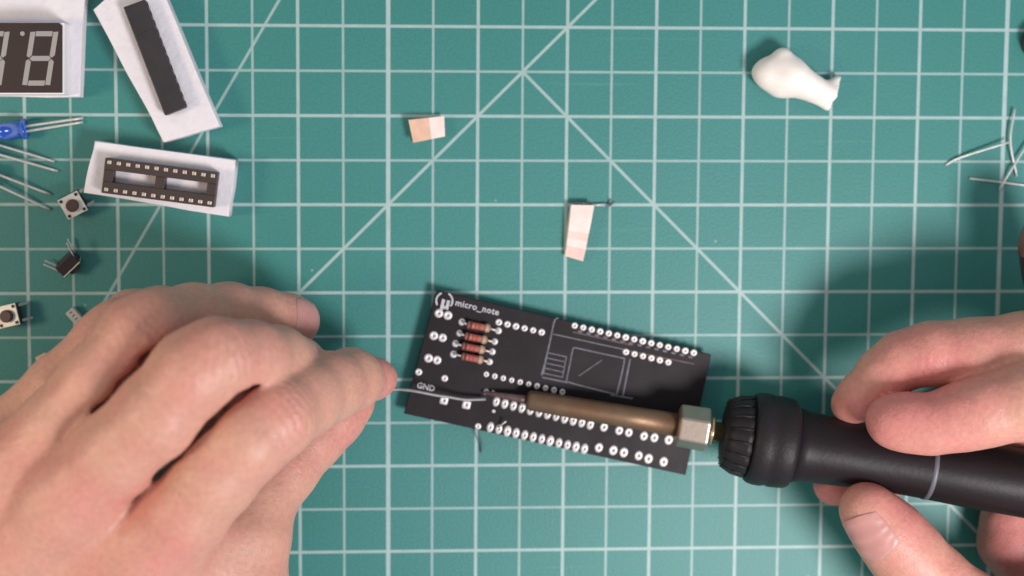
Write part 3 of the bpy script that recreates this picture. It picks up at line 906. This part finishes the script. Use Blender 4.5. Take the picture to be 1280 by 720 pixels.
def surface(sdf, lo, hi, dx):
    lo = np.asarray(lo, float); hi = np.asarray(hi, float)
    n = np.ceil((hi - lo) / dx).astype(int) + 1
    # coarse pass
    cs = 4
    nc = (n + cs - 1) // cs + 1
    g = np.stack(np.meshgrid(*[np.arange(nc[i]) for i in range(3)], indexing='ij'), -1).reshape(-1, 3)
    dc = sdf((lo + g * dx * cs).astype(np.float32)).reshape(nc)
    D = np.full(n, 99.0, np.float32)
    near = np.abs(dc) < dx * cs * 1.75
    ext = np.zeros(nc, bool)
    ext |= near
    cell = np.argwhere(ext)
    # sign fill from nearest coarse sample
    idx = [np.minimum((np.arange(n[i]) + cs // 2) // cs, nc[i] - 1) for i in range(3)]
    D[...] = dc[np.ix_(*idx)]
    nm = near[np.ix_(*idx)]
    ii = np.argwhere(nm)
    out = np.empty(len(ii), np.float32)
    for s in range(0, len(ii), 400000):
        out[s:s + 400000] = sdf((lo + ii[s:s + 400000] * dx).astype(np.float32))
    D[nm] = out
    S = D < 0
    # surface nets
    nx, ny, nz = n
    c = np.zeros((nx - 1, ny - 1, nz - 1), np.int8)
    for i in (0, 1):
        for j in (0, 1):
            for k in (0, 1):
                c += S[i:nx - 1 + i, j:ny - 1 + j, k:nz - 1 + k]
    act = (c > 0) & (c < 8)
    cells = np.argwhere(act)
    vid = np.full(act.shape, -1, np.int64)
    vid[act] = np.arange(len(cells))
    acc = np.zeros((len(cells), 3)); cnt = np.zeros(len(cells))
    offs = [(0, 0, 0), (1, 0, 0), (0, 1, 0), (0, 0, 1), (1, 1, 0), (1, 0, 1), (0, 1, 1), (1, 1, 1)]
    for a in range(8):
        for b in range(a + 1, 8):
            A = np.array(offs[a]); B = np.array(offs[b])
            if np.abs(A - B).sum() != 1: continue
            da = D[tuple((cells + A).T)]; db = D[tuple((cells + B).T)]
            m = (da < 0) != (db < 0)
            t = np.where(m, da / np.where(m, da - db, 1), 0)
            acc[m] += (A + (B - A) * t[:, None])[m]; cnt[m] += 1
    V_ = lo + (cells + acc / cnt[:, None]) * dx
    F = []
    for ax in range(3):
        o1, o2 = [(1, 2), (2, 0), (0, 1)][ax]
        sl0 = [slice(None)] * 3; sl1 = [slice(None)] * 3
        sl0[ax] = slice(0, n[ax] - 1); sl1[ax] = slice(1, n[ax])
        e = S[tuple(sl0)] != S[tuple(sl1)]
        q = np.argwhere(e)
        q = q[(q[:, o1] > 0) & (q[:, o2] > 0) & (q[:, o1] < n[o1] - 1) & (q[:, o2] < n[o2] - 1)]
        d1 = np.zeros(3, int); d1[o1] = 1
        d2 = np.zeros(3, int); d2[o2] = 1
        a = vid[tuple(q.T)]; b = vid[tuple((q - d1).T)]; cc = vid[tuple((q - d1 - d2).T)]; d = vid[tuple((q - d2).T)]
        f = np.stack([a, b, cc, d], 1)
        fl = S[tuple(q.T)]
        f[~fl] = f[~fl][:, ::-1]
        F.append(f)
    F = np.concatenate(F)
    F = F[(F >= 0).all(1)]
    # light smoothing
    for _ in range(2):
        s = np.zeros_like(V_); w = np.zeros(len(V_))
        for i in range(4):
            a, b = F[:, i], F[:, (i + 1) % 4]
            np.add.at(s, a, V_[b]); np.add.at(w, a, 1)
            np.add.at(s, b, V_[a]); np.add.at(w, b, 1)
        V_ = V_ * .5 + .5 * s / w[:, None]
    return V_, F

def grad(sdf, p, e=.3):
    p = p.astype(np.float32)
    g = np.stack([sdf(p + np.eye(3, dtype=np.float32)[i] * e) - sdf(p - np.eye(3, dtype=np.float32)[i] * e) for i in range(3)], 1)
    return g / (np.linalg.norm(g, axis=1)[:, None] + 1e-9)

def make_mesh(Vv, F, name):
    me = bpy.data.meshes.new(name)
    me.vertices.add(len(Vv)); me.vertices.foreach_set('co', (Vv * MM).astype(np.float32).ravel())
    me.loops.add(F.size); me.loops.foreach_set('vertex_index', F.astype(np.int32).ravel())
    me.polygons.add(len(F))
    me.polygons.foreach_set('loop_start', np.arange(0, F.size, 4, dtype=np.int32))
    me.polygons.foreach_set('use_smooth', np.ones(len(F), bool))
    me.update(calc_edges=True); me.validate()
    return me

# putty lump
def putty_sdf(p):
    d = chain_sd(p, [(P(963, 92, 4.6), 4.3), (P(988, 97, 4.6), 4.8), (P(1012, 108, 3.6), 3.1), (P(1040, 118, 2.9), 3.0)], 3.5)
    d = smin(d, seg_sd(p, P(978, 72, 5.0), P(984, 92, 5), 2.7, 3.8), 3)
    d = smin(d, seg_sd(p, P(955, 90, 3.6), P(975, 103, 3.6), 2.8, 3.8), 3)
    d = smin(d, seg_sd(p, P(1030, 112, 2.6), P(1047, 103, 2.4), 2.0, 1.8), 1.5)
    d = smin(d, seg_sd(p, P(1018, 118, 2.6), P(1035, 131, 2.4), 2.2, 1.7), 1.5)
    # cut end
    a = P(1049, 102, 3); b = P(1036, 138, 3)
    t = (b - a); n = np.array([-t[1], t[0], 0]); n /= np.linalg.norm(n)
    if n[0] < 0: n = -n
    pl = (p - a) @ n
    d = np.maximum(d, pl + .15 * np.sin(p[:, 1] * 2))
    d = np.maximum(d, .03 - p[:, 2])
    return d + .12 * np.sin(p[:, 0] * .55 + .5 * p[:, 1]) * np.sin(p[:, 1] * .6 + 1)
c = P(995, 98, 4)
Vv, F = surface(putty_sdf, (c[0] - 18, c[1] - 14, -1), (c[0] + 18, c[1] + 14, 14), .35)
po = link('putty_lump', make_mesh(Vv, F, 'putty'), M['putty'])
tag(po, 'soft white lump of putty with a knobbly end and a flat cut end', 'putty')

# ---------------------------------------------------------------- hands
class Hand:
    def __init__(s): s.fingers = []; s.palm = []; s.ridges = []; s.kpalm = 9; s.kf = 1.0; s.base_k = []; s.dents = []
    def sdf(s, p):
        dp = None
        for (a, ra, b, rb) in s.palm:
            q = seg_sd(p, a, b, ra, rb)
            dp = q if dp is None else smin(dp, q, s.kpalm)
        for (a, ra, b, rb, k) in s.ridges:
            dp = smin(dp, seg_sd(p, a, b, ra, rb), k)
        d = dp
        for f, kb in zip(s.fingers, s.base_k):
            q = smin(chain_sd(p, f, 2.5), dp, kb)
            d = smin(d, q, s.kf)
        for (a, b, r, k) in s.dents:          # carved creases
            q = seg_sd(p, a, b, r, r)
            d = -smin(-d, q, k)
        return np.maximum(d, .05 - p[:, 2])

def J(px, py, h, r): return (P(px, py, h), r)

def build_hand(hand, lo, hi, dx, wrinkles, flushes, label, name='hand'):
    pr = [(c, r) for f in hand.fingers for c, r in f] + [(a, ra) for a, ra, b, rb in hand.palm] + [(b, rb) for a, ra, b, rb in hand.palm]
    C_ = np.array([c for c, r in pr]); R_ = np.array([r for c, r in pr])[:, None] + 3
    lo = np.maximum((C_ - R_).min(0), lo); hi = np.minimum((C_ + R_).max(0), hi)
    Vv, F = surface(hand.sdf, lo, hi, dx)
    n = grad(hand.sdf, Vv)
    disp = np.zeros(len(Vv))
    for (c, u, rad, amp, lam) in wrinkles:     # transverse folds over a joint
        u = u / np.linalg.norm(u)
        r = Vv - c
        s = r @ u
        lat = r - s[:, None] * u
        ld = np.linalg.norm(lat, axis=1)
        side = np.cross(u, [0, 0, 1.0]); side /= np.linalg.norm(side)
        w = lat @ side
        wob = .35 * np.sin(w * .9 + c[0]) + .25 * np.sin(w * 1.9 + c[1]) + .03 * w * w * np.sign(s)
        env = np.exp(-(s / rad) ** 2) * np.exp(-(w / (rad * 1.35)) ** 4) * np.clip(n[:, 2] + .25, 0, 1)
        ph = (s + wob) / lam
        prof = -np.exp(-((ph - np.round(ph)) / .17) ** 2)
        disp += amp * env * (prof + .15)
    disp += .07 * np.sin(Vv[:, 0] * .35 + 1.7 * np.sin(Vv[:, 1] * .21)) * np.sin(Vv[:, 1] * .31 + Vv[:, 2] * .2)
    Vv = Vv + n * disp[:, None]
    fl = np.zeros(len(Vv))
    for (c, r, a) in flushes:
        fl += a * np.exp(-((Vv - c) ** 2).sum(1) / (r * r))
    me = make_mesh(Vv, F, name)
    at = me.attributes.new('flush', 'FLOAT', 'POINT')
    at.data.foreach_set('value', np.clip(fl, -.3, 1).astype(np.float32))
    o = link(name, me, M['skin'])
    tag(o, label, 'hand', 'hands at work on the board')
    return o

def nail(hand, parent, tip, back, up, length, half_ang, off_tip, r_guess, lift=.24):
    """curved plate laid on the end of a finger; tip/back: axis points; up: plate normal direction"""
    u = tip - back; u /= np.linalg.norm(u)
    up = np.asarray(up, float); up = up - (up @ u) * u; up /= np.linalg.norm(up)
    sd = np.cross(u, up)
    na, ns = 17, 15
    pts, keep = [], []
    for i in range(ns):
        t = i / (ns - 1)
        for k in range(na):
            f = -1 + 2 * k / (na - 1)
            # rounded outline in (t, f)
            tt = t
            x0 = .10 * f * f + .05 * f ** 4; x1 = 1 - .16 * f * f
            s = off_tip - length * (1 - (x0 + (x1 - x0) * tt))
            ang = half_ang * f * (1 - .08 * (1 - t))
            c = tip + u * min(s, 0)
            d = math.cos(ang) * up + math.sin(ang) * sd
            if s > 0:
                d = d + u * (s / r_guess) * .9; d /= np.linalg.norm(d)
            # march outwards to the skin
            lo_, hi_ = 0.0, r_guess * 2.2
            P0 = c
            ts = np.linspace(lo_, hi_, 60)
            v = hand.sdf((P0 + ts[:, None] * d).astype(np.float32))
            j = np.argmax(v > 0)
            R = ts[j] if v[j] > 0 else r_guess
            edge = max(abs(f) ** 3, (1 - t) ** 5)
            R += lift * (1 - edge) - .10 * edge
            pts.append(P0 + R * d)
    V0 = np.array(pts)
    faces = []
    for i in range(ns - 1):
        for k in range(na - 1):
            a = i * na + k
            faces.append((a, a + 1, a + na + 1, a + na))
    me = mesh_pd(V0, faces)
    o = link('fingernail', me, M['nail'], smooth=True)
    sol = o.modifiers.new('thickness', 'SOLIDIFY'); sol.thickness = .0004; sol.offset = -1
    ss = o.modifiers.new('smooth', 'SUBSURF'); ss.levels = ss.render_levels = 1
    o.parent = parent
    return o

# ---- left hand: back of the hand seen from above, index and thumb pinching the wire
LH = Hand()
idx = [J(186, 700, 58, 11.0), J(228, 643, 62, 10.7), J(267, 593, 64.5, 10.5), J(305, 552, 65, 10.2), J(343, 522, 61.5, 9.9), J(378, 500, 52, 9.2), J(410, 484, 42, 8.7), J(438, 475, 32, 8.1), J(468, 473, 23, 5.4), J(477, 473, 20.5, 4.2)]
mid_ = [J(84, 626, 62, 10.6), J(142, 568, 66, 10.4), J(196, 520, 69, 10.3), J(242, 466, 70, 10.0), J(270, 449, 69, 9.5), J(312, 449, 61, 9.0), J(345, 452, 50, 8.6), J(372, 458, 38, 7.8)]
ring = [J(8, 596, 56, 9.8), J(65, 535, 58, 8.6), J(120, 473, 59, 8.3), J(172, 417, 57, 8.8), J(196, 407, 55, 8.6), J(240, 397, 45, 8.3), J(285, 394, 35, 8.2), J(325, 397, 27, 7.7), J(360, 401, 21, 7.0), J(370, 402, 19.5, 6.4)]
pky = [J(-45, 580, 44, 9.0), J(14, 535, 44, 7.6), J(70, 481, 44, 7.1), J(129, 427, 42, 7.4), J(145, 413, 40, 7.3), J(165, 398, 31, 7.2), J(200, 392, 23, 7.0), J(240, 390, 14, 6.4)]
thb = [J(275, 800, 40, 13), J(300, 730, 38, 12), J(310, 670, 36, 11), J(318, 628, 32, 10.5), J(352, 588, 27, 9.2), J(390, 545, 21, 8.8), J(420, 518, 17.5, 8.2), J(442, 503, 16, 6.0)]
LH.fingers = [idx, mid_, ring, pky, thb]
LH.base_k = [7, 7, 7, 7, 9]
LH.kf = .7
def groove(pts, r, k, depth):
    # a fold between two fingers: carved down from the surface along its whole length
    for dz in depth:
        q = [P(x, y, h + dz) for x, y, h in pts]
        for _a, _b in zip(q[:-1], q[1:]): LH.dents.append((_a, _b, r, k))
groove([(194, 598, 66.5), (222, 569, 68), (262, 531, 69), (298, 496, 69), (332, 472, 63)], .75, 1.3, (3, 1, -1, -3, -5))
groove([(96, 548, 62), (124, 514, 64), (152, 480, 64.5), (180, 449, 63), (206, 424, 60)], .6, 1.8, (2, 0, -2, -4))
LH.dents.append((P(40, 538, 51), P(80, 488, 51), .8, 3.0))

wr = P(-185, 900, 40)
def pp(a, ra, b, rb): LH.palm.append((a, ra, b, rb))
pp(P(186, 702, 55), 11.3, P(-60, 880, 44), 13)
pp(P(240, 690, 46), 9.5, P(60, 850, 44), 13)
pp(P(262, 680, 42), 8.0, P(262, 760, 42), 12)
pp(P(80, 628, 58), 11.3, P(-110, 860, 46), 14)
pp(P(8, 600, 52), 10.5, P(-160, 850, 44), 13)
pp(P(-45, 584, 42), 10, P(-205, 830, 38), 12)
pp(P(120, 720, 42), 11, P(-120, 860, 36), 15)
pp(P(0, 640, 38), 11, P(-150, 840, 34), 14)
pp(P(280, 800, 38), 12.5, P(-20, 900, 38), 14)
pp(P(215, 735, 42), 9, P(60, 850, 42), 12)
pp(P(-80, 880, 40), 19, P(-330, 1180, 40), 21)
pp(P(-170, 850, 38), 17, P(-400, 1120, 38), 20)
for a, b in (((160, 680, 60), (-40, 850, 56)), ((75, 618, 64), (-95, 830, 59)), ((5, 590, 57), (-140, 815, 56))):
    LH.ridges.append((P(*a), 7.2, P(*b), 4.0, 7))
W_ = []
def wr_(pts, i, rad, amp, lam):
    c = pts[i][0]; u = pts[i + 1][0] - pts[i - 1][0]
    W_.append((c, u, rad, amp, lam))
wr_(idx, 4, 6, .60, 2.1); wr_(idx, 7, 3.5, .25, 1.5); wr_(mid_, 4, 6.5, .58, 2.2); wr_(mid_, 3, 5, .30, 2.0); wr_(ring, 3, 5, .45, 2.0); wr_(ring, 7, 3.5, .28, 1.5); wr_(pky, 3, 4.5, .3, 1.8)
wr_(thb, 4, 5, .25, 1.8); wr_(idx, 2, 14, .10, 3.1); wr_(mid_, 2, 14, .10, 3.3)
FL = [(idx[4][0], 9, .45), (idx[8][0], 9, .9), (mid_[3][0], 9, .4), (mid_[5][0], 12, .35), (ring[3][0], 9, .35), (ring[9][0], 11, .9), (pky[3][0], 9, .4), (thb[6][0], 10, .7), (thb[3][0], 14, .3),
      (idx[0][0] + np.array([0, 0, 8]), 14, .35), (mid_[0][0] + np.array([0, 0, 8]), 14, .3), (ring[0][0] + np.array([0, 0, 8]), 12, .25)]
allp = np.array([f[0] for c_ in LH.fingers for f in c_])
lo = np.array([-205, -260, -1.5]); hi = np.array([100, 100, 120])
lh = build_hand(LH, lo, hi, .85, W_, FL, 'left hand seen from its back, finger and thumb pinching the thin solder wire')
nail(LH, lh, ring[9][0], ring[7][0], (.10, .25, 1), 10.0, .95, 4.6, 6.4)

# ---- right hand holding the iron
RH = Hand()
ridx = [J(1117, 527, 37, 7.2), J(1136, 528, 38.5, 7.5), J(1165, 531, 41, 7.5), J(1200, 522, 43, 8.4), J(1230, 514, 45, 8.9), J(1285, 501, 48, 9.7), J(1400, 480, 50, 10.8)]
rmid = [J(1064, 506, 21, 5.5), J(1078, 494, 23.5, 6.1), J(1105, 468, 26, 7.0), J(1130, 450, 28, 7.6), J(1165, 442, 31, 8.3), J(1215, 441, 34, 9.0), J(1285, 434, 38, 9.1), J(1410, 440, 42, 10.6)]
rring = [J(1043, 606, 12, 5.9), J(1075, 600, 11, 6.6), J(1120, 585, 10, 7.2), J(1180, 560, 12, 8.0), J(1290, 530, 20, 9.0), J(1420, 520, 34, 10)]
rpky = [J(1261, 652, 8.5, 8.0), J(1264, 680, 9, 8.8), J(1285, 700, 10, 9.4), J(1340, 690, 16, 9.4), J(1430, 640, 26, 10)]
rthb = [J(1083, 636, 31, 7.1), J(1092, 646, 31, 7.9), J(1112, 668, 31, 9.3), J(1132, 692, 31, 9.9), J(1165, 728, 31, 10.3), J(1200, 765, 31, 12.2), J(1260, 800, 31, 13.8), J(1360, 800, 30, 15.6)]
RH.fingers = [ridx, rmid, rring, rpky, rthb]
RH.base_k = [7, 7, 7, 7, 10]
RH.kf = .8
def rp(a, ra, b, rb): RH.palm.append((P(*a), ra, P(*b), rb))
rp((1400, 485, 47), 10.5, (1600, 640, 36), 14)
rp((1410, 445, 40), 10.5, (1620, 620, 32), 14)
rp((1420, 520, 33), 10, (1610, 660, 30), 14)
rp((1430, 640, 26), 10, (1590, 720, 26), 15)
rp((1360, 800, 30), 15, (1580, 740, 28), 16)
rp((1400, 700, 26), 13, (1560, 700, 28), 16)
rp((1590, 670, 30), 20, (1800, 800, 26), 21)
W_ = []
wr_(rthb, 4, 6, .35, 2.1); wr_(ridx, 4, 4, .22, 1.8); wr_(rmid, 4, 4, .25, 1.8)
FL = [(ridx[0][0], 13, .85), (ridx[3][0], 13, .5), (rmid[0][0], 9, .3), (rmid[4][0], 18, .55), (rthb[0][0], 13, .6), (rthb[3][0], 12, .45), (rring[0][0], 12, .9), (rpky[1][0], 16, .5), (P(1350, 700, 26), 45, .5)]
lo = np.array([0, -260, -1.5]); hi = np.array([260, 100, 130])
rh = build_hand(RH, lo, hi, .85, W_, FL, 'right hand holding the black handle of the soldering iron between fingers and thumb')
nail(RH, rh, rthb[0][0], rthb[2][0], (-.62, -.38, .70), 13.0, .92, 3.4, 7.0)
